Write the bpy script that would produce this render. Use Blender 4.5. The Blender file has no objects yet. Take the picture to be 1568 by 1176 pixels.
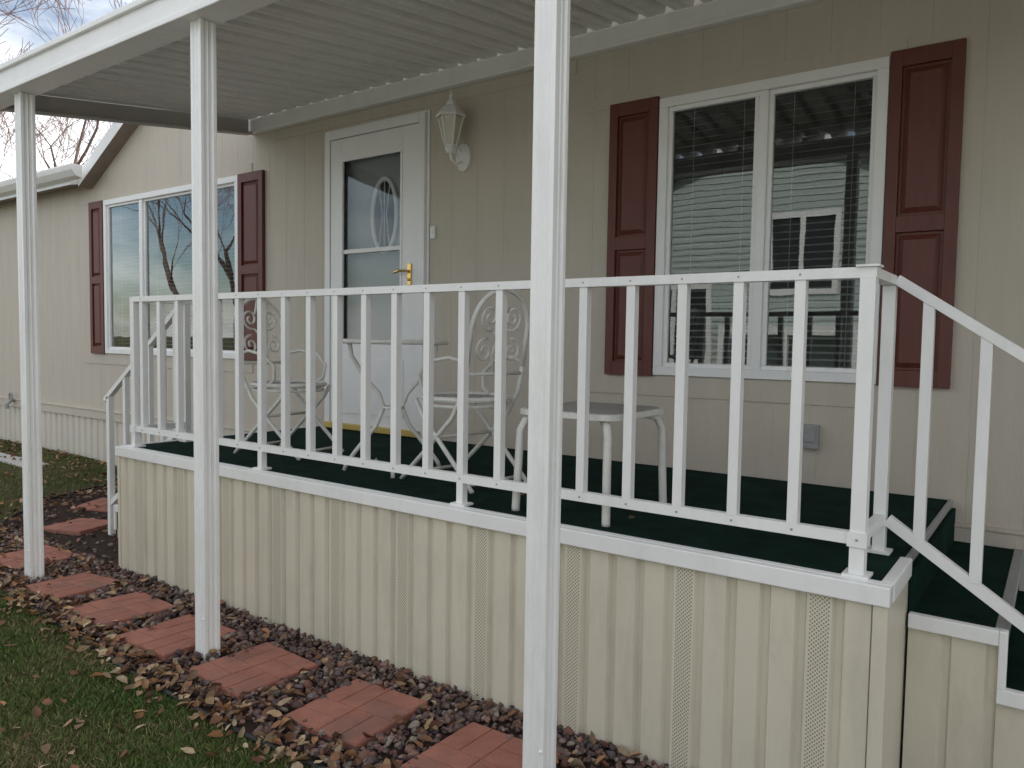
import bpy, math, random
import numpy as np
from mathutils import Vector, Matrix
random.seed(7); rng=np.random.default_rng(11)
S=bpy.context.scene
S.view_settings.view_transform='Standard'; S.view_settings.look='None'; S.view_settings.exposure=0
COL=S.collection
# ---------------------------------------------------------------- materials
def mat(name,base,rough=.6,var=0.0,vscale=8,bump=0.0,bscale=60,metal=0.0,spec=.5,base2=None,stretch=(1,1,1),dirt=0,attr=None,coat=0):
    m=bpy.data.materials.new(name);m.use_nodes=True
    nt=m.node_tree;N=nt.nodes;L=nt.links;b=N['Principled BSDF']
    b.inputs['Roughness'].default_value=rough;b.inputs['Metallic'].default_value=metal
    b.inputs['Specular IOR Level'].default_value=spec
    tc=N.new('ShaderNodeTexCoord');mp=N.new('ShaderNodeMapping');mp.inputs['Scale'].default_value=stretch
    L.new(tc.outputs['Object'],mp.inputs['Vector'])
    n=N.new('ShaderNodeTexNoise');n.inputs['Scale'].default_value=vscale;n.inputs['Detail'].default_value=5;n.inputs['Roughness'].default_value=.6
    L.new(mp.outputs[0],n.inputs['Vector'])
    cr=N.new('ShaderNodeMapRange');cr.inputs['From Min'].default_value=.3;cr.inputs['From Max'].default_value=.7
    L.new(n.outputs['Fac'],cr.inputs['Value'])
    mx=N.new('ShaderNodeMix');mx.data_type='RGBA'
    b2=base2 if base2 else tuple(c*(1-var) for c in base)
    mx.inputs[6].default_value=(*base,1);mx.inputs[7].default_value=(*b2,1)
    L.new(cr.outputs[0],mx.inputs[0])
    out=mx.outputs[2]
    if attr:
        a=N.new('ShaderNodeAttribute');a.attribute_name=attr
        mm=N.new('ShaderNodeMix');mm.data_type='RGBA';mm.blend_type='MULTIPLY';mm.inputs[0].default_value=1
        L.new(a.outputs['Color'],mm.inputs[6]);L.new(out,mm.inputs[7]);out=mm.outputs[2]
    if dirt:
        n3=N.new('ShaderNodeTexNoise');n3.inputs['Scale'].default_value=2.2;n3.inputs['Detail'].default_value=6;n3.inputs['Roughness'].default_value=.75
        mp3=N.new('ShaderNodeMapping');mp3.inputs['Scale'].default_value=(3,3,.8);L.new(tc.outputs['Object'],mp3.inputs['Vector']);L.new(mp3.outputs[0],n3.inputs['Vector'])
        r3=N.new('ShaderNodeMapRange');r3.inputs['From Min'].default_value=.48;r3.inputs['From Max'].default_value=.8;r3.inputs['To Max'].default_value=dirt
        L.new(n3.outputs['Fac'],r3.inputs['Value'])
        m3=N.new('ShaderNodeMix');m3.data_type='RGBA';L.new(r3.outputs[0],m3.inputs[0]);L.new(out,m3.inputs[6]);m3.inputs[7].default_value=(.22,.19,.15,1);out=m3.outputs[2]
    L.new(out,b.inputs['Base Color'])
    if bump:
        n2=N.new('ShaderNodeTexNoise');n2.inputs['Scale'].default_value=bscale;n2.inputs['Detail'].default_value=4
        L.new(mp.outputs[0],n2.inputs['Vector'])
        bp=N.new('ShaderNodeBump');bp.inputs['Strength'].default_value=bump;bp.inputs['Distance'].default_value=.01
        L.new(n2.outputs['Fac'],bp.inputs['Height']);L.new(bp.outputs[0],b.inputs['Normal'])
    return m
M={}
M['wall']=mat('wall_siding_paint',(.55,.495,.42),.62,.08,1.3,.25,22,stretch=(9,9,1),dirt=.08)
M['white']=mat('white_aluminium_paint',(.84,.84,.83),.36,.05,5,.03,40,dirt=.14)
M['post']=mat('white_post_paint',(.85,.85,.84),.30,.05,4,.03,30,dirt=.22)
M['vinyl']=mat('white_vinyl_frame',(.84,.84,.84),.35,.04,6,dirt=.08)
M['awn']=mat('awning_pan_metal',(.87,.87,.85),.42,.06,3,.02,20,dirt=.14)
M['awnend']=mat('awning_end_metal',(.46,.44,.42),.5,.12,4)
M['skirt']=mat('deck_skirting_vinyl',(.65,.60,.49),.40,.07,2.5,.06,35,dirt=.28)
M['hskirt']=mat('house_skirting_vinyl',(.62,.58,.51),.5,.06,2.5,.05,35,dirt=.2)
M['shut']=mat('red_shutter_vinyl',(.135,.034,.024),.5,.25,6,.15,70,stretch=(6,6,1),dirt=.08)
M['carpet']=mat('green_outdoor_carpet',(.010,.040,.029),.95,.0,7,.9,260,spec=.10,base2=(.005,.019,.015))
M['chair']=mat('white_wrought_iron',(.80,.79,.75),.45,.12,30,.1,80,dirt=.2)
M['seat']=mat('grey_iron_lattice',(.40,.39,.37),.5,.2,30)
M['grass']=mat('lawn_ground',(.045,.055,.018),.95,.5,2.2,.8,90,spec=.1,base2=(.10,.08,.045))
M['blade']=mat('grass_blades',(1,1,1),.65,.0,2,attr='Col',spec=.25)
M['soil']=mat('gravel_soil',(.060,.042,.035),.95,.5,20,.8,80,spec=.1)
M['stone']=mat('lava_gravel',(1,1,1),.85,.35,60,.5,120,attr='Col',spec=.3)
M['leaf']=mat('dry_leaf',(1,1,1),.7,.3,60,attr='Col',spec=.2)
M['edging']=mat('black_plastic_edging',(.02,.022,.02),.6,.3,10)
M['bark']=mat('bare_tree_bark',(.17,.12,.10),.9,.4,8,.4,40)
M['twig']=mat('bare_tree_twigs',(.26,.155,.135),.9,.3,8)
M['brass']=mat('brass',(.75,.50,.16),.3,.1,30,metal=1)
M['thresh']=mat('door_threshold_brass',(.62,.46,.13),.45,.2,10,metal=.3)
M['grey']=mat('grey_metal_box',(.33,.34,.34),.5,.15,20)
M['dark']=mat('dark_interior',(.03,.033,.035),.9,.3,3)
M['blind']=mat('window_blind_slat',(.55,.58,.58),.5,.05,10)
M['roof']=mat('asphalt_shingles',(.13,.115,.10),.95,.4,30,.6,80)
M['soffit']=mat('brown_soffit',(.30,.24,.20),.7,.2,8)
M['nsid']=mat('neighbor_siding',(.42,.48,.45),.6,.08,2)
M['concrete']=mat('concrete',(.54,.525,.49),.85,.2,5,.3,60)
M['frost']=mat('frosted_lamp_glass',(.62,.58,.48),.25,.1,10)
def paver_mat():
    m=mat('brick_pattern_paver',(.38,.155,.11),.85,.0,9,.35,120,base2=(.27,.105,.073))
    nt=m.node_tree;N=nt.nodes;L=nt.links;b=N['Principled BSDF']
    src=b.inputs['Base Color'].links[0].from_socket
    n=N.new('ShaderNodeTexNoise');n.inputs['Scale'].default_value=5;n.inputs['Detail'].default_value=6
    tc=N.new('ShaderNodeTexCoord');oi=N.new('ShaderNodeObjectInfo');va=N.new('ShaderNodeVectorMath');va.operation='ADD'
    L.new(tc.outputs['Object'],va.inputs[0]);L.new(oi.outputs['Location'],va.inputs[1]);L.new(va.outputs[0],n.inputs['Vector'])
    r=N.new('ShaderNodeMapRange');r.inputs['From Min'].default_value=.50;r.inputs['From Max'].default_value=.72;r.inputs['To Max'].default_value=.65
    L.new(n.outputs['Fac'],r.inputs['Value'])
    mx=N.new('ShaderNodeMix');mx.data_type='RGBA';L.new(r.outputs[0],mx.inputs[0]);L.new(src,mx.inputs[6]);mx.inputs[7].default_value=(.15,.105,.09,1)
    L.new(mx.outputs[2],b.inputs['Base Color']);return m
M['paver']=paver_mat()
def vent_mat():
    m=mat('vented_skirting_vinyl',(.65,.60,.49),.45,.07,2.5)
    nt=m.node_tree;N=nt.nodes;L=nt.links;b=N['Principled BSDF']
    src=b.inputs['Base Color'].links[0].from_socket
    tc=N.new('ShaderNodeTexCoord');mp=N.new('ShaderNodeMapping');mp.inputs['Scale'].default_value=(115,0,115);mp.inputs['Rotation'].default_value=(0,math.radians(45),0)
    L.new(tc.outputs['Object'],mp.inputs['Vector'])
    v=N.new('ShaderNodeTexVoronoi');v.inputs['Randomness'].default_value=0;v.inputs['Scale'].default_value=1
    L.new(mp.outputs[0],v.inputs['Vector'])
    r=N.new('ShaderNodeMapRange');r.inputs['From Min'].default_value=.34;r.inputs['From Max'].default_value=.26
    L.new(v.outputs['Distance'],r.inputs['Value'])
    mx=N.new('ShaderNodeMix');mx.data_type='RGBA';L.new(r.outputs[0],mx.inputs[0]);L.new(src,mx.inputs[6]);mx.inputs[7].default_value=(.20,.18,.14,1)
    L.new(mx.outputs[2],b.inputs['Base Color']);return m
M['vent']=vent_mat()
def glass_mat(name,tint=(.75,.8,.8),boost=3.4):
    m=bpy.data.materials.new(name);m.use_nodes=True;nt=m.node_tree;N=nt.nodes;L=nt.links
    for n in list(N):
        if n.type!='OUTPUT_MATERIAL':N.remove(n)
    o=[n for n in N if n.type=='OUTPUT_MATERIAL'][0]
    t=N.new('ShaderNodeBsdfTransparent');t.inputs[0].default_value=(*tint,1)
    g=N.new('ShaderNodeBsdfGlossy');g.inputs['Roughness'].default_value=.004;g.inputs[0].default_value=(.95,1,1,1)
    f=N.new('ShaderNodeFresnel');f.inputs[0].default_value=1.52
    mu=N.new('ShaderNodeMath');mu.operation='MULTIPLY';mu.inputs[1].default_value=boost;mu.use_clamp=True
    L.new(f.outputs[0],mu.inputs[0])
    nz=N.new('ShaderNodeTexNoise');nz.inputs['Scale'].default_value=2.5
    tc=N.new('ShaderNodeTexCoord');L.new(tc.outputs['Object'],nz.inputs['Vector'])
    bp=N.new('ShaderNodeBump');bp.inputs['Strength'].default_value=.03;bp.inputs['Distance'].default_value=.02;L.new(nz.outputs['Fac'],bp.inputs['Height']);L.new(bp.outputs[0],g.inputs['Normal'])
    x=N.new('ShaderNodeMixShader');L.new(mu.outputs[0],x.inputs[0]);L.new(t.outputs[0],x.inputs[1]);L.new(g.outputs[0],x.inputs[2]);L.new(x.outputs[0],o.inputs['Surface'])
    return m
M['glass']=glass_mat('window_glass',boost=2.9)
M['dglass']=glass_mat('storm_door_glass',tint=(.9,.93,.93),boost=1.5)
# ---------------------------------------------------------------- mesh helpers
class MB:
    def __init__(s):s.v=[];s.f=[];s.m=[]
    def add(s,vs,fs,mi=0):
        o=len(s.v);s.v+= [tuple(p) for p in vs]
        for f in fs:s.f.append(tuple(i+o for i in f));s.m.append(mi)
    def box(s,x0,x1,y0,y1,z0,z1,mi=0):
        v=[(x0,y0,z0),(x1,y0,z0),(x1,y1,z0),(x0,y1,z0),(x0,y0,z1),(x1,y0,z1),(x1,y1,z1),(x0,y1,z1)]
        s.add(v,[(0,3,2,1),(4,5,6,7),(0,1,5,4),(1,2,6,5),(2,3,7,6),(3,0,4,7)],mi)
    def obox(s,a,b,w,h,mi=0,up=(0,0,1)):
        a=Vector(a);b=Vector(b);d=(b-a).normalized();u=Vector(up);r=d.cross(u).normalized();u=r.cross(d)
        v=[]
        for p in(a,b):
            for i,j in((-1,-1),(1,-1),(1,1),(-1,1)):v.append(p+r*w/2*i+u*h/2*j)
        s.add(v,[(0,1,2,3),(7,6,5,4),(0,4,5,1),(1,5,6,2),(2,6,7,3),(3,7,4,0)],mi)
    def quad(s,a,b,c,d,mi=0):s.add([a,b,c,d],[(0,1,2,3)],mi)
    def tube(s,pts,r,n=8,mi=0,closed=False):
        P=[Vector(p) for p in pts];k=len(P)
        R=r if hasattr(r,'__len__') else [r]*k
        vs=[];prev=None
        for i,p in enumerate(P):
            if closed:t=(P[(i+1)%k]-P[i-1])
            else:t=P[min(i+1,k-1)]-P[max(i-1,0)]
            t.normalize()
            if prev is None:
                a=Vector((0,0,1)) if abs(t.z)<.9 else Vector((1,0,0));u=t.cross(a).normalized()
            else:
                u=(prev-t*prev.dot(t))
                if u.length<1e-6:u=t.orthogonal()
                u.normalize()
            prev=u;w=t.cross(u)
            for j in range(n):
                an=2*math.pi*j/n;vs.append(p+(u*math.cos(an)+w*math.sin(an))*R[i])
        fs=[]
        for i in range(k if closed else k-1):
            for j in range(n):
                a=i*n+j;b=i*n+(j+1)%n;c=((i+1)%k)*n+(j+1)%n;d=((i+1)%k)*n+j;fs.append((a,b,c,d))
        if not closed:
            fs.append(tuple(range(n))[::-1]);fs.append(tuple(range((k-1)*n,k*n)))
        s.add(vs,fs,mi)
    def lathe(s,prof,cx,cy,n=16,mi=0):
        vs=[];k=len(prof)
        for r,z in prof:
            for j in range(n):
                a=2*math.pi*(j+.5)/n;vs.append((cx+r*math.cos(a),cy+r*math.sin(a),z))
        fs=[(i*n+j,i*n+(j+1)%n,(i+1)*n+(j+1)%n,(i+1)*n+j) for i in range(k-1) for j in range(n)]
        s.add(vs,fs,mi)
    def extr(s,poly,z0,z1,mi=0):
        n=len(poly);vs=[(x,y,z0) for x,y in poly]+[(x,y,z1) for x,y in poly]
        s.add(vs,[(i,(i+1)%n,(i+1)%n+n,i+n) for i in range(n)]+[tuple(range(n))[::-1],tuple(range(n,2*n))],mi)
    def obj(s,name,mats,parent=None,bevel=0,smooth=False,recalc=True):
        me=bpy.data.meshes.new(name);me.from_pydata(s.v,[],s.f)
        for m in mats:me.materials.append(M[m])
        me.polygons.foreach_set('material_index',s.m)
        if recalc:
            import bmesh
            bm=bmesh.new();bm.from_mesh(me);bmesh.ops.recalc_face_normals(bm,faces=bm.faces);bm.to_mesh(me);bm.free()
        if smooth:
            me.polygons.foreach_set('use_smooth',[True]*len(me.polygons))
        o=bpy.data.objects.new(name,me);COL.objects.link(o)
        if bevel:
            b=o.modifiers.new('bevel','BEVEL');b.width=bevel;b.segments=2;b.limit_method='ANGLE';b.angle_limit=math.radians(50)
        if parent:o.parent=parent
        return o
def empty(name,loc=(0,0,0)):
    e=bpy.data.objects.new(name,None);e.location=loc;e.empty_display_size=.2;COL.objects.link(e);return e
def mesh_np(name,V,F,mats,colors=None,mi=None,parent=None,smooth=False):
    me=bpy.data.meshes.new(name);V=np.asarray(V,dtype=np.float32);F=np.asarray(F,dtype=np.int32);k=F.shape[1]
    me.vertices.add(len(V));me.vertices.foreach_set('co',V.ravel())
    me.loops.add(F.size);me.loops.foreach_set('vertex_index',F.ravel())
    me.polygons.add(len(F));me.polygons.foreach_set('loop_start',np.arange(0,F.size,k,dtype=np.int32))
    try:me.polygons.foreach_set('loop_total',np.full(len(F),k,dtype=np.int32))
    except Exception:pass
    for m in mats:me.materials.append(M[m])
    if mi is not None:me.polygons.foreach_set('material_index',np.asarray(mi,dtype=np.int32))
    if smooth:me.polygons.foreach_set('use_smooth',np.ones(len(F),dtype=bool))
    me.update(calc_edges=True)
    if colors is not None:
        ca=me.color_attributes.new('Col','FLOAT_COLOR','POINT')
        c=np.ones((len(V),4),dtype=np.float32);c[:,:3]=colors;ca.data.foreach_set('color',c.ravel())
    me.validate()
    o=bpy.data.objects.new(name,me);COL.objects.link(o)
    if parent:o.parent=parent
    return o
# ---------------------------------------------------------------- dimensions
D=.735; T=D+.86; XL=-4.403; XR=-.357; W=1.4726; PY=-.366
def gh(x,y=0):
    t=np.clip((-5.6-x)/2.4,0,1);return .14*t*t*(3-2*t)
# ---------------------------------------------------------------- ground
xs=np.concatenate([[-600,-200,-80,-40,-20,-14],np.arange(-12,3.01,.3),[6,12,30,80,200,600]])
ys=np.concatenate([[-600,-200,-80,-40,-20,-14,-10,-6],np.arange(-4,4.01,.4),[8,14,30,80,200,600]])
X,Y=np.meshgrid(xs,ys);V=np.stack([X.ravel(),Y.ravel(),gh(X.ravel())],1);nx=len(xs)
F=[[j*nx+i,j*nx+i+1,(j+1)*nx+i+1,(j+1)*nx+i] for j in range(len(ys)-1) for i in range(nx-1)]
mesh_np('ground',V,F,['grass'])
edge=[(-.2,-.64),(-1.5,-.655),(-1.9,-.66),(-2.34,-.69),(-2.63,-.67),(-3.0,-.67),(-3.48,-.62),(-4.03,-.59),(-4.55,-.56),(-5.1,-.47),(-5.6,-.28),(-6.1,.02),(-6.5,.45),(-6.7,1.0),(-6.75,1.46)]
def interp_edge(n):
    E=np.array(edge);d=np.concatenate([[0],np.cumsum(np.hypot(*np.diff(E,axis=0).T))]);t=np.linspace(0,d[-1],n)
    return np.stack([np.interp(t,d,E[:,0]),np.interp(t,d,E[:,1])],1)
E=interp_edge(120)
for _ in range(6):E[1:-1]=(E[:-2]+2*E[1:-1]+E[2:])/4
inner=np.stack([np.clip(np.linspace(-.2,-6,120),-6,0),np.full(120,1.46)],1)
V=np.concatenate([np.c_[E,gh(E[:,0])+.006],np.c_[inner,gh(inner[:,0])+.006]])
F=[[i,i+1,121+i,120+i] for i in range(119)]
bed=empty('gravel_bed')
mesh_np('soil',V,F,['soil'],parent=bed)
def edge_y(x):
    o=np.argsort(E[:,0]);return np.interp(x,E[o,0],E[o,1])
def in_bed(x,y):
    if x<-6.1-.0: return y>edge_y(x)+.03 and y<1.42
    return y>edge_y(x)+.03 and (y<.02 or x<XL-.02) and y<1.42
pav=[(-1.46,-.335,.0),(-2.03,-.345,.03),(-2.63,-.355,-.06),(-3.2,-.35,.05),(-3.73,-.33,-.04),(-4.28,-.32,.09),(-5.0,-.22,.12),(-5.6,.33,.35),(-6.05,.75,.5)]
pw=.185
def in_paver(x,y,mrg=0):
    for px,py,a in pav:
        dx=x-px;dy=y-py;c,s=math.cos(a),math.sin(a);u=dx*c+dy*s;v=-dx*s+dy*c
        if abs(u)<pw+mrg and abs(v)<pw+mrg:return True
    return False
for k,(px,py,a) in enumerate(pav):
    mb=MB();g=.0025
    mb.box(-pw,pw,-pw,pw,-.03,.0125)
    q=pw
    for (bx,by,hor) in((-1,-1,1),(0,-1,0),(-1,0,0),(0,0,1)):
        x0=bx*q;y0=by*q
        for h in range(2):
            if hor:mb.box(x0+g,x0+q-g,y0+h*q/2+g,y0+(h+1)*q/2-g,.0,.0160)
            else:mb.box(x0+h*q/2+g,x0+(h+1)*q/2-g,y0+g,y0+q-g,.0,.0160)
    o=mb.obj('stepping_stone',['paver'],bevel=.0025)
    o.location=(px,py,float(gh(px))+.014);o.rotation_euler=(random.uniform(-.035,.035),random.uniform(-.035,.035),a)
def ico():
    import bmesh
    bm=bmesh.new();bmesh.ops.create_icosphere(bm,subdivisions=1,radius=1)
    bmesh.ops.subdivide_edges(bm,edges=bm.edges[:],cuts=1,use_grid_fill=True)
    bmesh.ops.triangulate(bm,faces=bm.faces[:])
    v=np.array([p.co[:] for p in bm.verts]);v/=np.linalg.norm(v,axis=1)[:,None];f=np.array([[q.index for q in p.verts] for p in bm.faces]);bm.free();return v,f
iv,iF=ico()
bases=[]
for k in range(16):
    v=iv.copy()
    for _ in range(8):
        n=rng.normal(size=3);n/=np.linalg.norm(n);d=rng.uniform(.4,.8);s=v@n;m=s>d;v[m]-=np.outer(s[m]-d,n)
    v*=np.array([1,rng.uniform(.6,.95),rng.uniform(.45,.75)]);bases.append(v)
pal=np.array([[.18,.110,.095],[.14,.092,.083],[.23,.150,.13],[.27,.20,.17],[.20,.100,.075],[.10,.075,.073],[.32,.26,.22],[.155,.12,.115],[.28,.155,.115]])
Vs=[];Fs=[];Cs=[];off=0;cnt=0
while cnt<6400:
    x=rng.uniform(-6.6,-.3);y=rng.uniform(-.7,.02) if rng.random()<.8 else rng.uniform(-.5,1.4)
    if not in_bed(x,y):continue
    if in_paver(x,y,-.022 if rng.random()<.25 else .008):continue
    s=rng.uniform(.009,.020)*(1.5 if rng.random()<.12 else 1)
    v=bases[rng.integers(16)]*s
    a=rng.uniform(0,6.283);b=rng.normal(0,.4);R=np.array(Matrix.Rotation(a,3,'Z')@Matrix.Rotation(b,3,'X'))
    v=v@R.T+np.array([x,y,float(gh(x))+.008+rng.uniform(0,.022)])
    c=pal[rng.integers(len(pal))]*rng.uniform(.6,1.25)
    Vs.append(v);Fs.append(iF+off);Cs.append(np.tile(c,(len(v),1)));off+=len(v);cnt+=1
mesh_np('stones',np.concatenate(Vs),np.concatenate(Fs),['stone'],np.concatenate(Cs),parent=bed)
mb=MB();mb.tube([(p[0],p[1],float(gh(p[0]))+.010) for p in E],.010,6)
mb.obj('lawn_edging',['edging'],smooth=True)
def leaves(name,places,parent=None):
    Vs=[];Fs=[];Cs=[];off=0
    lp=np.array([[.36,.22,.12],[.44,.30,.17],[.28,.14,.08],[.54,.41,.26],[.22,.11,.07],[.40,.20,.09],[.30,.20,.12],[.20,.13,.08]])
    for x,y,z in places:
        L=rng.uniform(.011,.031);w=L*rng.uniform(.45,.85);cu=rng.uniform(.2,1.1)
        t=np.array([[-1,0],[-.45,.75],[.3,.8],[1,0],[.3,-.8],[-.45,-.75],[-.2,0],[.35,0]])
        t=t*rng.uniform(.8,1.2,t.shape)
        v=np.c_[t[:,0]*L,t[:,1]*w,(np.abs(t[:,1])**1.5)*w*cu+ (t[:,0]**2)*L*.4*rng.uniform(-.5,1)]
        R=np.array(Matrix.Rotation(rng.uniform(0,6.28),3,'Z')@Matrix.Rotation(rng.normal(0,.5),3,'X')@Matrix.Rotation(rng.normal(0,.4),3,'Y'))
        v=v@R.T+np.array([x,y,z+.009])
        f=np.array([[0,6,1],[1,6,2],[6,7,2],[2,7,3],[0,5,6],[5,4,6],[6,4,7],[4,3,7]])
        c=lp[rng.integers(len(lp))]*rng.uniform(.5,1.15)
        Vs.append(v);Fs.append(f+off);Cs.append(np.tile(c,(8,1)));off+=8
    return mesh_np(name,np.concatenate(Vs),np.concatenate(Fs),['leaf'],np.concatenate(Cs),parent=parent)
pl=[]
while len(pl)<1650:
    x=rng.uniform(-6.6,-.6)
    r=rng.random()
    if r<.58:y=float(edge_y(x))+rng.normal(.015,.055)
    elif r<.93:y=rng.uniform(-.6,0)
    else:y=float(edge_y(x))-abs(rng.normal(0,.35))
    if y>-.01 and x>XL-.05:continue
    if x<-5.9:y=rng.uniform(-.3,1.2)
    z=float(gh(x))+ (.028 if in_bed(x,y) else .012)
    if in_paver(x,y):
        if rng.random()<.85:continue
        z+=.006
    pl.append((x,y,z))
for _ in range(800):
    x=rng.uniform(-11,-4.9);y=rng.uniform(.9,1.44) if rng.random()<.6 else rng.uniform(-.6,1.4)
    pl.append((x,y,float(gh(x))+.012))
leaves('leaf_litter',pl)
leaves('fallen_leaf_scatter',[(rng.uniform(-4.3,-.5),rng.uniform(.1,1.4),D+.002) for _ in range(14)])
def blades(n,xr,yr,cond,hmin,hmax):
    x=rng.uniform(*xr,n);y=rng.uniform(*yr,n);k=cond(x,y);x=x[k];y=y[k];n=len(x)
    h=rng.uniform(hmin,hmax,n);a=rng.uniform(0,6.283,n);w=rng.uniform(.0010,.0024,n);le=rng.normal(0,.6,(n,2))*h[:,None]
    z=gh(x)
    dx=np.cos(a)*w;dy=np.sin(a)*w
    V=np.empty((n,5,3))
    V[:,0]=np.c_[x-dx,y-dy,z];V[:,1]=np.c_[x+dx,y+dy,z]
    V[:,2]=np.c_[x+dx*.8+le[:,0]*.4,y+dy*.8+le[:,1]*.4,z+h*.6];V[:,3]=np.c_[x-dx*.8+le[:,0]*.4,y-dy*.8+le[:,1]*.4,z+h*.6]
    V[:,4]=np.c_[x+le[:,0],y+le[:,1],z+h*.95]
    p=np.sin(x*4.3+np.sin(y*5.1)*1.3)*np.sin(y*4.9+1.1+np.sin(x*3.7))+rng.normal(0,.45,n)
    t=np.clip(.5+.5*p,0,1)[:,None]
    g1=np.array([.068,.130,.024]);g2=np.array([.13,.16,.045]);g3=np.array([.34,.27,.15])
    c=g1*(1-t)+g2*t
    dry=rng.random(n)<np.clip(.22+.32*p,0.05,.75);c[dry]=g3*rng.uniform(.45,1,(dry.sum(),1))
    c*=rng.uniform(.65,1.25,(n,1))
    C=np.repeat(c,5,0)
    b=np.arange(n)[:,None]*5
    F=np.concatenate([b+np.array([0,1,2]),b+np.array([0,2,3]),b+np.array([3,2,4])])
    return V.reshape(-1,3),F,C
def below(x,y):
    o=np.argsort(E[:,0]);return (y<np.interp(x,E[o,0],E[o,1])-.012)
patch_x=(-9.7,-7.7);patch_y=(.80,1.02)
V1,F1,C1=blades(150000,(-5.8,-1.0),(-1.7,-.45),below,.009,.026)
V2,F2,C2=blades(55000,(-11.5,-5.8),(-1.2,1.42),lambda x,y:((x<-6.7)|below(x,y))&~((x>patch_x[0])&(x<patch_x[1])&(y>patch_y[0])&(y<patch_y[1])),.012,.035)
mesh_np('lawn',np.concatenate([V1,V2]),np.concatenate([F1,F2+len(V1)]),['blade'],np.concatenate([C1,C2]))
mb=MB();mb.box(patch_x[0],patch_x[1],patch_y[0],patch_y[1],.10,.155);mb.obj('pale_ground_patch',['concrete'],bevel=.008)  # flat pale grey patch on the far-left ground
# ---------------------------------------------------------------- house
house=empty('mobile_home')
ops=[(-1.740,-.662,1.211,2.632),(-7.495,-5.349,1.196,2.652),(-4.306,-3.351,D+.0,2.820)]
def left_top(x):
    if x<-7.75:return 2.95
    return max(2.95,min(2.90+.55*(x+7.6),2.90+.55*(-4.2-x))) if x<-5.0 else 3.2
pts=[(-13,0),(3.2,0)]
for a,b,_,_ in ops:pts+= [(a,0),(b,0)]
for g in(-7.76,-5.9,-5.0):pts.append((g,0))
gx=-12.9
while gx<3.1:
    if all(abs(gx-p[0])>.02 for p in pts[:11]):
        pts+=[(gx-.0020,0),(gx-.0008,.0014),(gx+.0008,.0014),(gx+.0020,0)]
    gx+=.2032
pts=sorted(set(pts))
mb=MB()
for (xa,da),(xb,db) in zip(pts[:-1],pts[1:]):
    if xb-xa<1e-6:continue
    xm=(xa+xb)/2;segs=[]
    for a,b,z0,z1 in ops:
        if a<xm<b:segs.append((z0,z1))
    lo=.62
    for z0,z1 in segs:
        if z0>lo:mb.quad((xa,W+da,lo),(xb,W+db,lo),(xb,W+db,z0),(xa,W+da,z0))
        lo=z1
    ta=left_top(xa+1e-5);tb=left_top(xb-1e-5)
    mb.quad((xa,W+da,lo),(xb,W+db,lo),(xb,W+db,tb),(xa,W+da,ta))
mb.quad((3.2,W,.1),(3.2,W+7.2,.1),(3.2,W+7.2,3.2),(3.2,W,3.2));mb.quad((-13,W+7.2,.1),(-13,W,.1),(-13,W,3.0),(-13,W+7.2,3.0));mb.quad((3.2,W+7.2,.1),(-13,W+7.2,.1),(-13,W+7.2,3.2),(3.2,W+7.2,3.2))
mb.obj('walls',['wall'],house,recalc=False)
mb=MB()
def frame_boards(x0,x1,z0,z1,op):
    a,b,c,d=op
    y0=W-.006;y1=W-.0005
    mb.box(x0,x1,y0,y1,d,z1);mb.box(x0,x1,y0,y1,z0,c)
frame_boards(-2.2,-.60,1.10,2.70,ops[0]);frame_boards(-7.95,-5.19,1.09,2.73,ops[1])
mb.box(-4.9,-2.25,W-.006,W-.0005,2.86,2.93)
mb.obj('siding_seam_boards',['wall'],house,bevel=.0015)
mb=MB();mb.box(-13,XL,W-.022,W+.01,.545,.64);mb.box(XR+.0,3.2,W-.022,W+.01,.545,.64);mb.box(-13,XL,W-.030,W-.022,.625,.640);mb.box(XR,3.2,W-.030,W-.022,.625,.640)
mb.obj('belly_band',['wall'],house,bevel=.003)
def corrug(mb,x0,x1,y,z0,z1,period=.1,gw=.026,dep=.011,vent=None):
    x=x0;k=0
    while x<x1-1e-6:
        e=min(x+period,x1)
        isv=vent is not None and k%4==vent
        j=random.uniform(-.0018,.0018) if vent is not None else 0
        a=[(x,0,0)]
        if isv:a=[(x,0,0),(min(x+.008,e),j,1),(min(x+.062,e),j,0)]
        elif e-x>.06:a=[(x,0,0),(x+.004,j,0)]
        a+=[(max(a[-1][0],e-gw),j,0),(max(a[-1][0],e-gw*.72),dep,0),(max(a[-1][0],e-gw*.2),dep,0),(e,0,0)]
        for (xa,da,v),(xb,db,_) in zip(a[:-1],a[1:]):
            if xb-xa>1e-6:
                zb=[z0(xa),z0(xb)] if callable(z0) else [z0,z0]
                mb.quad((xa,y+da,zb[0]),(xb,y+db,zb[1]),(xb,y+db,z1),(xa,y+da,z1),v)
        x=e;k+=1
mb=MB();corrug(mb,-13,XL-.02,W-.004,lambda x:float(gh(x))-.02,.55,.127,.05,.014);corrug(mb,XR,3.2,W-.004,-.02,.55,.127,.05,.014)
mb.obj('house_skirting',['hskirt'],house,recalc=False)
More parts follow.
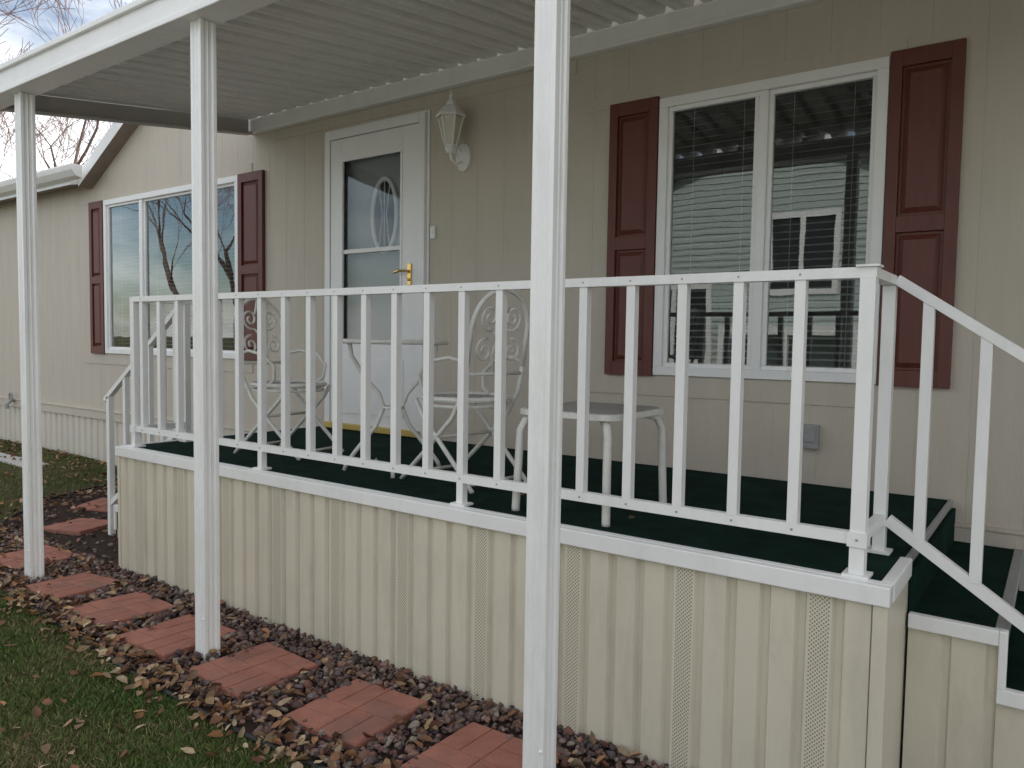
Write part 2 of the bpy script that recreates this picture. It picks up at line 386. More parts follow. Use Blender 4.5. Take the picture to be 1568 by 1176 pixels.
def window(par,x0,x1,z0,z1,fx):
    mb=MB();f=.048;y0=W-.022;y1=W+.05
    mb.box(x0,x1,y0,y1,z1-f,z1);mb.box(x0,x1,y0,y1,z0,z0+f*.9)
    mb.box(x0,x0+f,y0,y1,z0+f*.9,z1-f);mb.box(x1-f,x1,y0,y1,z0+f*.9,z1-f)
    xm=fx;mb.box(xm-.022,xm+.022,y0+.008,y1-.006,z0+f*.9,z1-f)
    s=.022
    for a,b,yy in((x0+f,xm-.022,W-.006),(xm+.022,x1-f,W+.004)):
        mb.box(a,b,yy,yy+.03,z1-f-s,z1-f);mb.box(a,b,yy,yy+.03,z0+f*.9,z0+f*.9+s)
        mb.box(a,a+s,yy,yy+.03,z0+f*.9+s,z1-f-s);mb.box(b-s,b,yy,yy+.03,z0+f*.9+s,z1-f-s)
    mb.obj('window_frame',['vinyl'],par,bevel=.003)
    mb=MB()
    mb.quad((x0+f+s,W+.010,z0+.06),(xm-.03,W+.010,z0+.06),(xm-.03,W+.010,z1-.06),(x0+f+s,W+.010,z1-.06))
    mb.quad((xm+.03,W+.020,z0+.06),(x1-f-s,W+.020,z0+.06),(x1-f-s,W+.020,z1-.06),(xm+.03,W+.020,z1-.06))
    mb.obj('window_glass',['glass'],par,recalc=False)
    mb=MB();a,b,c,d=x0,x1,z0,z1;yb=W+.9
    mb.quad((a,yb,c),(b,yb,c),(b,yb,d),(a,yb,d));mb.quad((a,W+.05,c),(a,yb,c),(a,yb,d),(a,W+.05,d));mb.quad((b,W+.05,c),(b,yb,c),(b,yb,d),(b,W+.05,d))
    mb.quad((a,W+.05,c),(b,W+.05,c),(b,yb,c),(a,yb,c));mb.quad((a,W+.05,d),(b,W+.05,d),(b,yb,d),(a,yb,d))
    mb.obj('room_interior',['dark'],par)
    mb=MB()
    for (a,b) in((x0+.055,xm-.02),(xm+.02,x1-.055)):
        z=z0+.06;hi=z1-.06
        while z<hi:
            j=random.uniform(-.0015,.0015)
            mb.quad((a,W+.075,z+j),(b,W+.075,z-j),(b,W+.094,z+.009),(a,W+.094,z+.009));z+=.034
        for lx in(a+.10,b-.10):mb.box(lx-.0012,lx+.0012,W+.070,W+.072,z0+.05,z1-.05)
    mb.obj('blinds',['blind'],par,recalc=False)
window(house,*ops[0],-1.205);window(house,*ops[1],-6.83)
def shutter(x0,x1,z0,z1):
    mb=MB();w=.048;y0=W-.030;y1=W-.0015
    zm=(z0+z1)/2-.02
    mb.box(x0,x0+w,y0,y1,z0,z1);mb.box(x1-w,x1,y0,y1,z0,z1)
    for a,b in((z0,z0+.07),(zm-.035,zm+.035),(z1-.07,z1)):mb.box(x0+w,x1-w,y0,y1,a,b)
    for a,b in((z0+.07,zm-.035),(zm+.035,z1-.07)):
        xa,xb=x0+w,x1-w;mb.box(xa,xb,y0+.018,y1,a,b)
        i=.012;j=.034;ya=y0+.018;yb=y0+.004
        p=[(xa+i,ya,a+i),(xb-i,ya,a+i),(xb-i,ya,b-i),(xa+i,ya,b-i),(xa+j,yb,a+j),(xb-j,yb,a+j),(xb-j,yb,b-j),(xa+j,yb,b-j)]
        mb.add(p,[(0,1,5,4),(1,2,6,5),(2,3,7,6),(3,0,4,7),(4,5,6,7)])
    mb.obj('shutter',['shut'],house,bevel=.002)
shutter(-2.023,-1.744,1.205,2.645);shutter(-.658,-.378,1.205,2.645);shutter(-7.761,-7.499,1.19,2.655);shutter(-5.345,-5.03,1.19,2.655)
mb=MB();a,b,c,d=-4.306,-3.351,D,2.82
y0=W-.035
f=.055
mb.box(a,a+f,y0,W+.05,c,d);mb.box(b-f,b,y0,W+.05,c,d);mb.box(a+f,b-f,y0,W+.05,d-f,d)
mb.box(a-.02,a,W-.012,W,c,d+.02);mb.box(b,b+.02,W-.012,W,c,d+.02);mb.box(a,b,W-.012,W,d,d+.02)
mb.obj('door_frame',['vinyl'],house,bevel=.004)
mb=MB();la,lb=a+f+.004,b-f-.004;ga,gb=-4.14,-3.55
yl0=W-.028;yl1=W+.004
zl0=D+.035;zl1=d-f-.004
mb.box(la,ga,yl0,yl1,zl0,zl1);mb.box(gb,lb,yl0,yl1,zl0,zl1);mb.box(ga,gb,yl0,yl1,2.62,zl1);mb.box(ga,gb,yl0,yl1,zl0,1.34)
mb.box(ga,gb,yl0+.006,yl1-.004,1.965,1.995)
for (u0,u1,v0,v1) in((ga,ga+.018,1.34,2.62),(gb-.018,gb,1.34,2.62),(ga+.018,gb-.018,1.34,1.358),(ga+.018,gb-.018,2.602,2.62)):mb.box(u0,u1,yl0-.004,yl0+.012,v0,v1)
mb.box(la+.12,lb-.12,yl0-.006,yl0-.0005,.85,1.24)
mb.obj('storm_door',['vinyl'],house,bevel=.003)
mb=MB();mb.quad((ga,W-.006,1.34),(gb,W-.006,1.34),(gb,W-.006,2.62),(ga,W-.006,2.62));mb.obj('storm_door_glass',['dglass'],house,recalc=False)
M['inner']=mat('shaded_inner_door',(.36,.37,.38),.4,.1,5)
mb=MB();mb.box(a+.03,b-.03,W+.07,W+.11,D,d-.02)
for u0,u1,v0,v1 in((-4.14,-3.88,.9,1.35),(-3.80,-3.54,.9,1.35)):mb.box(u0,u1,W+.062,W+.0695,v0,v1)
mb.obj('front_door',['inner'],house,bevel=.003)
n=32;cx,cz=-3.80,2.22
ring=[(cx+.115*math.cos(2*math.pi*i/n),W+.062,cz+.25*math.sin(2*math.pi*i/n)) for i in range(n)]
mb=MB();mb.tube(ring,.018,8,0,True)
for sx in(-.05,0,.05):
    h=.25*math.sqrt(1-(sx/.115)**2)*.95;mb.tube([(cx+sx,W+.058,cz-h),(cx+sx*.4,W+.058,cz),(cx+sx,W+.058,cz+h)],.004,5)
mb.obj('oval_window_frame',['vinyl'],house,smooth=True)
mb=MB();mb.add([(p[0],W+.060,p[2]) for p in ring],[tuple(range(n))]);mb.obj('oval_window',['dark'],house)
mb=MB();mb.box(a+.02,b-.02,W-.06,W-.0355,D+.003,D+.045);mb.obj('threshold',['thresh'],house,bevel=.004)
mb=MB();hx=-3.475;hz=1.80
mb.box(hx-.015,hx+.015,yl0-.012,yl0-.001,hz-.07,hz+.07);mb.tube([(hx,yl0-.01,hz+.02),(hx,yl0-.05,hz+.02),(hx-.05,yl0-.055,hz+.02),(hx-.10,yl0-.05,hz+.01)],.008,8)
mb.lathe([(0,hz-.045),(.012,hz-.04),(.012,hz-.03),(0,hz-.025)],hx,yl0-.02,10)
mb.obj('door_handle',['brass'],house,bevel=.002)
# roof
mb=MB();yo=W-.20
def slab(xa,za,xb,zb,y0,y1,t):
    v=[(xa,y0,za),(xb,y0,zb),(xb,y1,zb),(xa,y1,za),(xa,y0,za+t),(xb,y0,zb+t),(xb,y1,zb+t),(xa,y1,za+t)]
    mb.add(v,[(0,3,2,1)],2);mb.add(v,[(4,5,6,7)],0);mb.add(v,[(0,1,5,4),(1,2,6,5),(2,3,7,6),(3,0,4,7)],1)
yg=W-.13
slab(-7.74,2.79,-5.9,3.80,yg,W+2.2,.13);slab(-5.9,3.80,-4.96,3.284,yg,W+2.2,.13)
def mroof(x0,x1,ze,t,y0,rise=.9):
    y1=W+3.6;z1=ze+rise
    v=[(x0,y0,ze),(x1,y0,ze),(x1,y1,z1),(x0,y1,z1),(x0,y0,ze+t),(x1,y0,ze+t),(x1,y1,z1+t),(x0,y1,z1+t)]
    mb.add(v,[(0,3,2,1)],2);mb.add(v,[(4,5,6,7)],0);mb.add(v,[(0,1,5,4),(1,2,6,5),(3,0,4,7)],1)
    v=[(x0,y1,z1),(x1,y1,z1),(x1,W+7.4,ze),(x0,W+7.4,ze),(x0,y1,z1+t),(x1,y1,z1+t),(x1,W+7.4,ze+t),(x0,W+7.4,ze+t)]
    mb.add(v,[(0,3,2,1)],2);mb.add(v,[(4,5,6,7)],0);mb.add(v,[(1,2,6,5),(2,3,7,6),(3,0,4,7)],1)
mroof(-13.2,-7.75,2.80,.14,yo,.75);mroof(-4.95,3.4,3.20,.14,yo)
mroof(-7.74,-4.96,3.0,.14,W+.6,.95)
mb.obj('roof',['roof','white','soffit'],house,recalc=False)
mb=MB()
prof=[(yo-.004,2.95),(yo-.10,2.955),(yo-.105,2.94),(yo-.095,2.90),(yo-.06,2.85),(yo-.004,2.83)]
k=len(prof);vs=[(-13.2,y,z) for y,z in prof]+[(-7.50,y,z) for y,z in prof]
mb.add(vs,[(i,(i+1)%k,(i+1)%k+k,i+k) for i in range(k)]+[tuple(range(k)),tuple(range(k,2*k))])
mb.obj('gutter',['white'],house)
mb=MB();mb.box(-5.17,2.6,W-.045,W-.001,2.935,3.045);mb.box(-5.17,2.6,W-.058,W-.0455,2.935,2.955)
# ---------------------------------------------------------------- awning
awn=empty('porch_awning')
o=mb.obj('wall_hanger_channel',['white'],awn,bevel=.003)
mb=MB();per=.152;x=-5.149;yf=-.40;yb=W-.046
sl=(3.050-2.795)/(W+.366)
def az(y):return 2.795+sl*(y+.366)
while x<2.55:
    a=[(x,0),(x+.040,0),(x+.044,.006),(x+.050,.006),(x+.054,0),(x+.094,0),(x+.102,.040),(x+.144,.040),(x+.152,0)]
    for (xa,ha),(xb,hb) in zip(a[:-1],a[1:]):
        mb.quad((xa,yf,az(yf)+ha),(xb,yf,az(yf)+hb),(xb,yb,az(yb)+hb),(xa,yb,az(yb)+ha))
    x+=per
o=mb.obj('roof_pans',['awn'],awn,recalc=False)
mb=MB()
mb.box(-5.17,2.6,-.455,-.325,2.662,2.672);mb.box(-5.17,2.6,-.457,-.445,2.672,2.79);mb.box(-5.17,2.6,-.335,-.325,2.672,2.785)
mb.box(-5.17,2.6,-.475,-.457,2.772,2.800);mb.box(-5.17,2.6,-.468,-.457,2.655,2.680)
mb.obj('front_gutter_beam',['white'],awn,bevel=.004)
mb=MB()
def side(xa,xb,y0,y1,zo0,zo1,mi=0):
    v=[(xa,y0,az(y0)+zo0),(xb,y0,az(y0)+zo0),(xb,y1,az(y1)+zo0),(xa,y1,az(y1)+zo0),(xa,y0,az(y0)+zo1),(xb,y0,az(y0)+zo1),(xb,y1,az(y1)+zo1),(xa,y1,az(y1)+zo1)]
    mb.add(v,[(0,3,2,1),(4,5,6,7),(0,1,5,4),(1,2,6,5),(2,3,7,6),(3,0,4,7)],mi)
side(-5.172,-5.150,-.44,W-.06,-.118,.05);side(-5.1495,-5.10,-.32,W-.06,-.118,-.106);side(2.60,2.62,-.44,W-.06,-.118,.05)
mb.obj('end_fascia',['awnend'],awn,bevel=.003)
def post(x):
    mb=MB();s=.0365;g=.006;e=.021
    q=[(-s,-s),(-e,-s),(-e+.005,-s+g),(-.004,-s+g),(-.002,-s+g-.003),(.002,-s+g-.003),(.004,-s+g),(e-.005,-s+g),(e,-s)]
    poly=[]
    for r in range(4):
        c,sn=[(1,0),(0,1),(-1,0),(0,-1)][r]
        poly+=[(px*c-py*sn,px*sn+py*c) for px,py in q]
    mb.extr([(x+px,PY-.012+py) for px,py in poly],0,2.661)
    mb.lathe([(.0,.18),(.006,.18),(.006,.186),(0,.188)],x+.028,PY-.05,8)
    return mb.obj('awning_post',['post'],None,bevel=.002)
for px in(-4.589,-2.917,-1.208,.45):post(px)
# ---------------------------------------------------------------- deck
deck=empty('porch_deck')
mb=MB();mb.box(XL+.01,XR-.01,.012,W-.005,D-.04,D-.004);mb.obj('deck_carpet',['carpet'],deck)
mb=MB();t=.055;XT=XR-.006
mb.box(XL-.01,XT+.02,-.012,.016,D-t,D);mb.box(XL-.01,XT+.02,.016,.045,D-.006,D+.001)
mb.box(XT-.012,XT+.022,.045,.35,D-t,D+.001);mb.box(XL-.012,XL+.014,.045,W-.01,D-t,D+.001)
mb.obj('deck_edge_trim',['white'],deck,bevel=.004)
mb=MB();mb.box(XT-.000,XT+.014,.351,W-.01,D-.03,D+.001);mb.obj('deck_end_nosing',['grey'],deck,bevel=.003)
mb=MB();corrug(mb,XL,XR+.004,.004,-.02,D-t,.1012,.034,.016,vent=2)
mb.quad((XL+.003,.004,-.02),(XL+.003,W,-.02),(XL+.003,W,D-t),(XL+.003,.004,D-t));mb.quad((XR+.004,.004,-.02),(XR+.004,W,-.02),(XR+.004,W,D-t),(XR+.004,.004,D-t))
mb.obj('deck_skirting',['skirt','vent'],deck,recalc=False)
mb=MB();mb.box(XR-.028,XR+.010,-.004,.0035,-.02,D-t-.001);mb.box(XR+.0045,XR+.010,.0035,.04,-.02,D-t-.001);mb.box(XL-.004,XL+.02,-.004,.0035,-.02,D-t-.001)
mb.obj('corner_trim',['skirt'],deck,bevel=.003)
ys=.35
def stairs(x0,sg,name):
    mb=MB();mt=MB();mc=MB()
    tr=.235;ri=.168
    for k in range(1,4):
        zt=D-ri*k;xa=x0+sg*tr*(k-1);xb=x0+sg*tr*k;l,r=min(xa,xb),max(xa,xb)
        zg=float(gh(xa))-.02
        mc.box(l,r,ys+.02,W-.01,zt-.03,zt-.003)
        mc.box(xa-.004 if sg>0 else xa-.010,xa+.010 if sg>0 else xa+.004,ys+.02,W-.01,zt-.003,zt+ri-.035)
        corrug(mb,l,r,ys+.006,zg,zt-.045,.117,.03,.010)
        mt.box(l,r,ys-.010,ys+.018,zt-.045,zt)
        nx0,nx1=(xb,xb+.022) if sg>0 else (xb-.022,xb)
        mt.box(nx0,nx1,ys-.012,ys+.018,zt-ri,zt+.001)
        mt.box(nx0-.012 if sg>0 else nx0,nx1 if sg>0 else nx1+.012,ys+.018,W-.01,zt-.028,zt+.001,1)
    mb.quad((xb,ys,-.02),(xb,W,-.02),(xb,W,zt-.03),(xb,ys,zt-.03))
    mb.obj(name+'_skirting',['skirt'],deck,recalc=False);mt.obj(name+'_trim',['white','grey'],deck,bevel=.003);mc.obj(name+'_carpet',['carpet'],deck)
stairs(XR+.012,1,'right_stairs');stairs(XL-.012,-1,'left_stairs')
# ---------------------------------------------------------------- railing
rail=empty('porch_railing')
mb=MB();bw=.0155;x0=-.4394;sp=.1799;xl=-4.3076;yr=.06
zb0,zb1=D+.088,D+.122;zt0,zt1=T-.030,T
mb.box(xl-.02,x0+.022,yr-.020,yr+.020,zt0,zt1)
mb.box(xl,x0,yr-.014,yr+.014,zb0,zb1)
for i in range(1,22):
    x=x0-i*sp
    if x<xl+.05:continue
    mb.box(x-bw,x+bw,yr-.0155,yr+.0155,zb1-.002,zt0)
    if i in(8,15):
        mb.box(x-bw,x+bw,yr-.0155,yr+.0155,D,zb0);mb.box(x-.035,x+.035,yr-.03,yr+.03,D-.001,D+.008)
for x in(x0,xl):
    mb.box(x-.020,x+.020,yr-.020,yr+.020,D,zt0);mb.box(x-.035,x+.035,yr-.035,yr+.035,D-.001,D+.008)
    mb.box(x-.026,x+.026,yr-.026,yr+.026,zb0-.004,zb1+.004)
    mb.box(x-.020,x+.020,yr+.020,.41,zt0+.001,zt1-.001);mb.box(x-.013,x+.013,yr+.026,.37,zb0,zb1)
    mb.box(x-.018,x+.018,.355,.391,D,zt0);mb.box(x-.035,x+.035,.34,.405,D-.001,D+.008)
mb.box(xl-bw,xl+bw,.20,.231,zb1,zt0)
mb.box(x0-.03,x0+.03,yr-.03,yr+.03,T,T+.006)
for i in range(0,22):
    x=x0-i*sp
    mb.box(x-.0035,x+.0035,yr-.0160 if i else yr-.0275,yr-.014 if i else yr-.026,D+.101,D+.108,1)
    if i:mb.box(x-.003,x+.003,yr-.0212,yr-.0195,T-.018,T-.012,1)
def srail(x,sg):
    yy=.373;slp=.68;xe=x+sg*.93;s0=x+sg*.02
    f=lambda q,z:z-slp*abs(q-s0)
    mb.obox((s0,yy,T-.012),(xe+sg*.05,yy,f(xe+sg*.05,T-.012)),.036,.030)
    mb.obox((s0,yy,D+.105),(xe,yy,f(xe,D+.105)),.027,.034)
    k=0
    while k<5:
        q=x+sg*(.11+.152*k) 
        mb.box(q-bw,q+bw,yy-.0150,yy+.0150,f(q,D+.105)+.012,f(q,T-.02));k+=1
    g=float(gh(xe))
    mb.box(xe-.018,xe+.018,yy-.018,yy+.018,g,f(xe,T-.02))
srail(x0,1);srail(xl,-1)
mb.obj('rails_and_balusters',['white','grey'],rail,bevel=.002)
# ---------------------------------------------------------------- furniture
def arc(c,r,a0,a1,n,plane):
    out=[]
    for i in range(n+1):
        a=math.radians(a0+(a1-a0)*i/n);u,v=c[0]+r*math.cos(a),c[1]+r*math.sin(a);out.append(plane(u,v))
    return out
def spiral(c,r0,r1,a0,turns,n,plane):
    out=[]
    for i in range(n+1):
        t=i/n;r=r0+(r1-r0)*t;a=math.radians(a0+360*turns*t);out.append(plane(c[0]+r*math.cos(a),c[1]+r*math.sin(a)))
    return out
def lattice(mb,r,z,step=.028,w=.004,mi=1):
    k=-r+step
    while k<r:
        h=math.sqrt(max(0,r*r-k*k));
        for s in(1,-1):
            a=math.radians(45*s);c,sn=math.cos(a),math.sin(a)
            p=[(k,-h),(k,h)];q=[(u*c-v*sn,u*sn+v*c,z) for u,v in p]
            mb.obox(q[0],q[1],w*1.8,.002 if s>0 else .003,mi)
        k+=step
def chair(loc,rot):
    par=empty('patio_chair',loc);par.rotation_euler=(0,0,rot)
    mb=MB();sz=.385;R=.195;r=.0105
    mb.tube([(R*math.cos(2*math.pi*i/28),R*math.sin(2*math.pi*i/28),sz) for i in range(28)],.013,8,0,True)
    mb.tube([(R*.97*math.cos(2*math.pi*i/28),R*.97*math.sin(2*math.pi*i/28),sz-.030) for i in range(28)],.007,6,0,True)
    lattice(mb,R,sz+.002)
    mb.obj('seat',['chair','seat'],par,recalc=False)
    mb=MB()
    for s in(-1,1):
        y=s*.175
        mb.tube([(-.23,y,0),(-.20,y,.03),(-.05,y,.17),(.10,y,.31),(.15,y*.95,sz-.01)],r,8)
        mb.tube([(.24,y,0),(.21,y,.03),(.05,y,.17),(-.10,y,.31),(-.165,y,.42),(-.19,y,.55)],r,8)
        mb.tube([(-.19,y,.55),(-.10,y*1.12,.57),(.02,y*1.2,.55),(.09,y*1.15,.49),(.08,y*1.1,.42),(.03,y*1.05,.385)],.0085,8)
    mb.tube([(-.20,-.175,.03),(-.20,.175,.03)],.008,6);mb.tube([(.21,-.175,.03),(.21,.175,.03)],.008,6)
    mb.tube([(0,-.175,.215),(0,.175,.215)],.008,6)
    mb.obj('legs',['chair'],par,smooth=True,recalc=False)
    mb=MB()
    pl=lambda u,v:(-.19-.16*(v-.55),u,v)
    out=[pl(-.175,.53)]+arc((0,.69),.175,180,0,18,pl)+[pl(.175,.53)]
    mb.tube(out,r,8)
    mb.tube([pl(-.172,.50),pl(.172,.50)],.008,8)
    for s in(-1,1):
        P=lambda u,v,s=s:pl(u*s,v)
        mb.tube(spiral((.070,.745),.058,.012,250,1.5,26,P),.0062,6)
        mb.tube(spiral((.085,.60),.055,.010,100,-1.4,26,P),.0062,6)
        mb.tube([P(.004,.50),P(.035,.58),P(.01,.66),P(.05,.69)],.0062,6)
        mb.tube([P(.0,.86),P(.02,.80),P(.035,.77)],.0062,6)
    mb.obj('scroll_back',['chair'],par,smooth=True,recalc=False)
    return par
chair((-2.20,.47,D-.003),math.pi-.12)
chair((-3.50,.50,D-.003),.15)
tb=empty('bistro_table',(-2.66,.47,D-.003))
mb=MB();z=.632;R=.262
mb.tube([(R*math.cos(2*math.pi*i/40),R*math.sin(2*math.pi*i/40),z) for i in range(40)],.011,8,0,True)
lattice(mb,R,z+.002,.03);mb.obj('table_top',['chair','seat'],tb,recalc=False)
mb=MB()
for k in range(4):
    a=math.radians(45+90*k);c,s=math.cos(a),math.sin(a)
    pr=[(.21,.62),(.20,.56),(.14,.46),(.07,.38),(.045,.31),(.08,.22),(.16,.12),(.22,.04),(.235,.0)]
    mb.tube([(p*c,p*s,q) for p,q in pr],.0105,8)
mb.tube([(.047*math.cos(2*math.pi*i/16),.047*math.sin(2*math.pi*i/16),.31) for i in range(16)],.008,6,0,True)
mb.obj('table_legs',['chair'],tb,smooth=True,recalc=False)
st=empty('patio_side_table',(-1.47,.36,D-.003))
mb=MB();hx,hy,r,z=.215,.235,.07,.368
loop=[]
for cx,cy,a0 in((hx-r,hy-r,0),(-hx+r,hy-r,90),(-hx+r,-hy+r,180),(hx-r,-hy+r,270)):
    loop+=[(cx+r*math.cos(math.radians(a0+15*i)),cy+r*math.sin(math.radians(a0+15*i))) for i in range(7)]
mb.extr(loop,z,z+.022);il=[(x*.93,y*.93) for x,y in loop];mb.extr(il,z+.0225,z+.025,1)
mb.obj('table_top',['chair','seat'],st,bevel=.004)
mb=MB()
for sx in(-1,1):
    for sy in(-1,1):
        mb.tube([(sx*.14,sy*.17,z-.005),(sx*.175,sy*.205,z-.02),(sx*.188,sy*.222,z-.06),(sx*.190,sy*.228,.2),(sx*.195,sy*.236,.012),(sx*.195,sy*.236,0)],.0155,10)
mb.obj('table_legs',['chair'],st,smooth=True,recalc=False)
# ---------------------------------------------------------------- wall fittings
lan=empty('wall_lantern',(-3.05,W,2.50))
mb=MB()
n=20
ov=[(.055*math.cos(2*math.pi*i/n),.085*math.sin(2*math.pi*i/n)) for i in range(n)]
vs=[(x,-.001,z) for x,z in ov]+[(x,-.018,z) for x,z in ov]+[(x*.7,-.032,z*.7) for x,z in ov]
mb.add(vs,[(i,(i+1)%n,(i+1)%n+n,i+n) for i in range(n)]+[(i+n,(i+1)%n+n,(i+1)%n+2*n,i+2*n) for i in range(n)]+[tuple(range(2*n,3*n))])
mb.tube([(0,-.03,-.03),(0,-.08,-.055),(0,-.125,-.03),(0,-.135,.02)],.009,8)
mb.tube([(0,-.03,.03),(0,-.075,.06),(0,-.10,.02),(0,-.06,-.01)],.006,8)
by=-.135
mb.lathe([(0,.0),(.022,.005),(.034,.03),(.030,.045),(.038,.05)],0,by,6)
mb.lathe([(.078,.215),(.092,.212),(.094,.225),(.050,.275),(.030,.285),(.030,.30),(.018,.315),(.008,.33),(.012,.342),(.006,.355),(0,.385)],0,by,6)
for k in range(6):
    a=2*math.pi*(k+.5)/6;c,s=math.cos(a),math.sin(a)
    mb.obox((.036*c,by+.036*s,.05),(.078*c,by+.078*s,.215),.008,.008)
mb.obj('lantern_frame',['vinyl'],lan,recalc=True)
mb=MB();mb.lathe([(.033,.05),(.073,.214)],0,by,6);mb.obj('lantern_glass',['frost'],lan,recalc=False)
mb=MB();mb.box(-3.315,-3.275,W-.018,W-.001,2.02,2.10);mb.box(-3.302,-3.288,W-.023,W-.018,2.05,2.07);mb.obj('doorbell',['vinyl'],bevel=.006)
mb=MB();mb.box(-.965,-.895,W-.045,W-.001,.90,1.01);mb.box(-.955,-.905,W-.052,W-.0455,.93,1.0);mb.obj('outdoor_outlet',['grey'],bevel=.004)
mb=MB();mb.tube([(-9.55,W,.62),(-9.55,W-.06,.62),(-9.55,W-.10,.58),(-9.55,W-.10,.53)],.018,10);mb.tube([(-9.55+.05*math.cos(i*.785),W-.06,.66+.05*math.sin(i*.785)) for i in range(8)],.008,6,0,True);mb.tube([(-9.55,W-.06,.62),(-9.55,W-.06,.70)],.008,6);mb.obj('hose_faucet',['grey'],recalc=False)
# ---------------------------------------------------------------- bare trees
def tree(name,loc,h,seed,depth=6,spread=.55):
    rd=random.Random(seed);mb=MB();rm=.0030*h/6
    def br(p,d,l,r,lv):
        n=3 if lv>0 else 2;pts=[p];rr=[r];q=p.copy();dd=d.copy()
        for i in range(n):
            dd=(dd+Vector((rd.gauss(0,.13),rd.gauss(0,.13),rd.gauss(.03,.08)))).normalized();q=q+dd*l/n;pts.append(q.copy());rr.append(max(rm,r*(1-.42*(i+1)/n)))
        mb.tube(pts,rr,7 if lv>4 else (4 if lv>2 else 3),0 if lv>2 else 1)
        if lv==0:return
        k=rd.choice([2,3,3]) if lv>1 else 3
        for j in range(k):
            ax=Vector((rd.gauss(0,1),rd.gauss(0,1),rd.gauss(0,.5))).normalized()
            nd=(dd+ax*spread*rd.uniform(.7,1.4)+Vector((0,0,.10))).normalized()
            br(pts[-1] if j<2 else pts[rd.choice([1,2])],nd,l*rd.uniform(.66,.86),rr[-1]*rd.uniform(.6,.8) if j<2 else rr[-1]*.5,lv-1)
    br(Vector((0,0,-.1)),Vector((0,0,1)),h*.24,h*.020,depth)
    o=mb.obj(name,['bark','twig'],recalc=False);o.location=loc;return o
tree('bare_tree',(-17.2,4.0,0),11,3,7);tree('bare_tree',(-19.5,7.2,0),14,5,7);tree('bare_tree',(-25,8.5,0),14,8,7)
tree('bare_tree',(-21,-7.5,0),10,9,7);tree('bare_tree',(-16,-6,0),9,21,7)
# ---------------------------------------------------------------- across the street
mb=MB();mb.quad((-80,-6.4,.02),(60,-6.4,.02),(60,-3.5,.02),(-80,-3.5,.02));mb.obj('bounce_road',['concrete'],recalc=False)  # unseen road, paved in pale concrete to bounce light under the awning
mb=MB();mb.box(-80,60,-3.5,-3.35,-.05,.11);mb.box(-80,60,-6.55,-6.4,-.05,.11);mb.obj('kerb',['concrete'],bevel=.02)
nb=empty('neighbor_house')
mb=MB();nx0,nx1,ny=-10.0,1.4,-8.6
xc=-4.3;ze=3.1;zp=5.1
z=.3
mb.box(nx0,nx1,ny-9,ny-.03,0,ze)
while z<zp:
    if z>ze:
        k=(zp-z)/(zp-ze);a_=xc+(nx0-xc)*k;b_=xc+(nx1-xc)*k
    else:a_,b_=nx0,nx1
    mb.quad((a_,ny,z),(b_,ny,z),(b_,ny-.022,z+.115),(a_,ny-.022,z+.115));mb.quad((a_,ny-.022,z-.003),(b_,ny-.022,z-.003),(b_,ny,z),(a_,ny,z));z+=.115
mb.obj('siding_walls',['nsid'],nb,recalc=False)
mb=MB()
for sx in(nx0-.4,nx1+.4):
    zz=ze-.14
    v=[(sx,ny+.3,zz),(xc,ny+.3,zp),(xc,ny-9.3,zp),(sx,ny-9.3,zz)];v+=[(p[0],p[1],p[2]+.16) for p in v]
    mb.add(v,[(0,1,2,3),(4,5,6,7),(2,3,7,6),(0,3,7,4)]);mb.add(v,[(0,1,5,4)],1)
mb.obj('neighbor_roof',['roof','white'],nb,recalc=False)
mb=MB();mg=MB()
for wx,z0,z1,w in((-3.75,2.25,3.7,.62),(-6.1,1.0,2.5,.75),(-8.6,1.0,2.5,.75),(-1.4,1.0,2.5,.7)):
    t_=.10
    mb.box(wx-w,wx+w,ny,ny+.05,z0,z0+t_);mb.box(wx-w,wx+w,ny,ny+.05,z1-t_,z1);mb.box(wx-w,wx-w+t_,ny,ny+.05,z0+t_,z1-t_);mb.box(wx+w-t_,wx+w,ny,ny+.05,z0+t_,z1-t_);mb.box(wx-.04,wx+.04,ny,ny+.05,z0+t_,z1-t_)
    mg.box(wx-w+.05,wx+w-.05,ny-.01,ny+.012,z0+.05,z1-.05)
mb.box(-4.9,-2.6,ny,ny+.9,1.55,1.7)
for xx in(-4.85,-3.75,-2.65):mb.box(xx-.05,xx+.05,ny+.8,ny+.9,0,1.55)
mb.obj('neighbor_trim',['white'],nb);mg.obj('neighbor_windows',['dark'],nb)
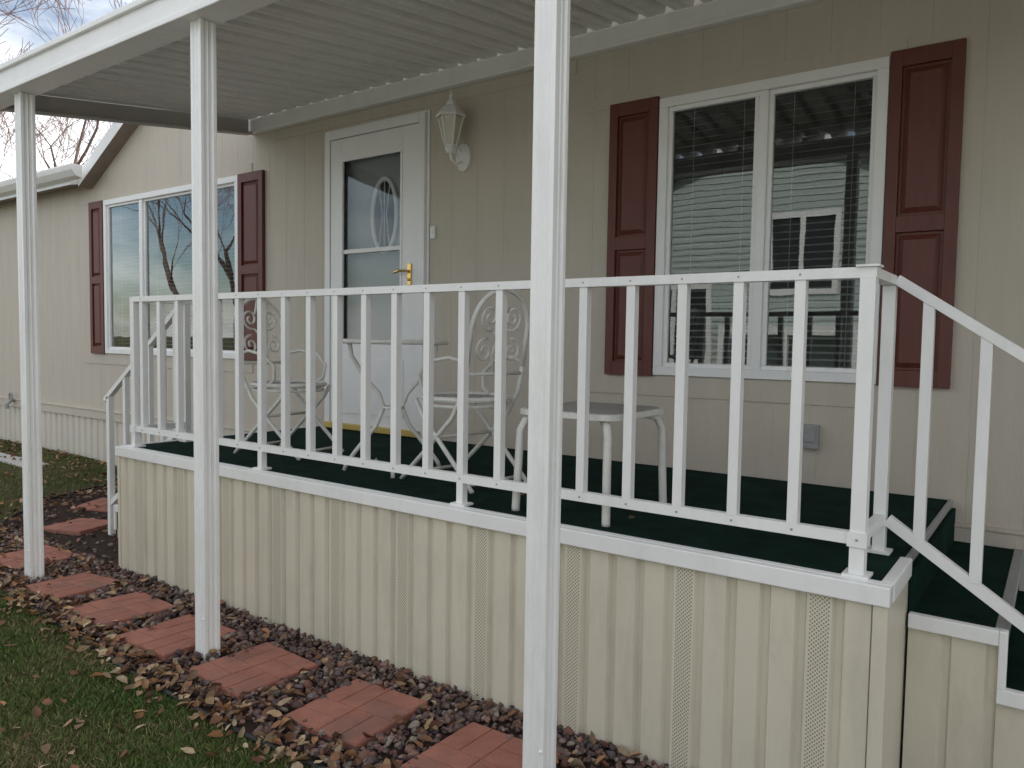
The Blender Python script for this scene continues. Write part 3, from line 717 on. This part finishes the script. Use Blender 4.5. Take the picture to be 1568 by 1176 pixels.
# ---------------------------------------------------------------- light
SE,SR=math.radians(34),math.radians(18)
w=bpy.data.worlds.new('World');S.world=w;w.use_nodes=True;nt=w.node_tree;bg=nt.nodes['Background']
sky=nt.nodes.new('ShaderNodeTexSky');sky.sky_type='NISHITA';sky.sun_disc=False;sky.sun_elevation=SE;sky.sun_rotation=SR;sky.air_density=1.0;sky.dust_density=1.0;sky.ozone_density=1.0
tc=nt.nodes.new('ShaderNodeTexCoord');mp=nt.nodes.new('ShaderNodeMapping');mp.inputs['Scale'].default_value=(1,1,2.6);mp.inputs['Location'].default_value=(.9,.35,.2);nt.links.new(tc.outputs['Generated'],mp.inputs['Vector'])
nz=nt.nodes.new('ShaderNodeTexNoise');nz.inputs['Scale'].default_value=2.2;nz.inputs['Detail'].default_value=7;nz.inputs['Roughness'].default_value=.58;nt.links.new(mp.outputs[0],nz.inputs['Vector'])
mr=nt.nodes.new('ShaderNodeMapRange');mr.inputs['From Min'].default_value=.38;mr.inputs['From Max'].default_value=.64;mr.inputs['To Max'].default_value=.95;nt.links.new(nz.outputs['Fac'],mr.inputs['Value'])
mx=nt.nodes.new('ShaderNodeMix');mx.data_type='RGBA';nt.links.new(mr.outputs[0],mx.inputs[0]);nt.links.new(sky.outputs[0],mx.inputs[6]);mx.inputs[7].default_value=(15.4,15.1,14.8,1)
nt.links.new(mx.outputs[2],bg.inputs['Color']);bg.inputs['Strength'].default_value=.15
sd=bpy.data.lights.new('sun','SUN');sd.energy=5;sd.angle=math.radians(.55);sd.color=(1,.94,.86)
so=bpy.data.objects.new('sun',sd);COL.objects.link(so)
dv=Vector((math.sin(SR)*math.cos(SE),math.cos(SR)*math.cos(SE),math.sin(SE)));so.rotation_euler=dv.to_track_quat('Z','Y').to_euler();so.location=dv*30
# ---------------------------------------------------------------- camera
a,p,r=.6242,.0569,.0154
fw=Vector((-math.sin(a)*math.cos(p),math.cos(a)*math.cos(p),-math.sin(p)));r0=Vector((math.cos(a),math.sin(a),0));u0=r0.cross(fw)
R=r0*math.cos(r)+u0*math.sin(r);U=-r0*math.sin(r)+u0*math.cos(r)
cd=bpy.data.cameras.new('camera');cd.sensor_width=36;cd.lens=1167.47/1568*36;cd.clip_end=2000;cd.clip_start=.05
co=bpy.data.objects.new('camera',cd);COL.objects.link(co)
mw=Matrix((R,U,-fw)).transposed().to_4x4();mw.translation=Vector((0,-2.2239,1.3786));co.matrix_world=mw
S.camera=co
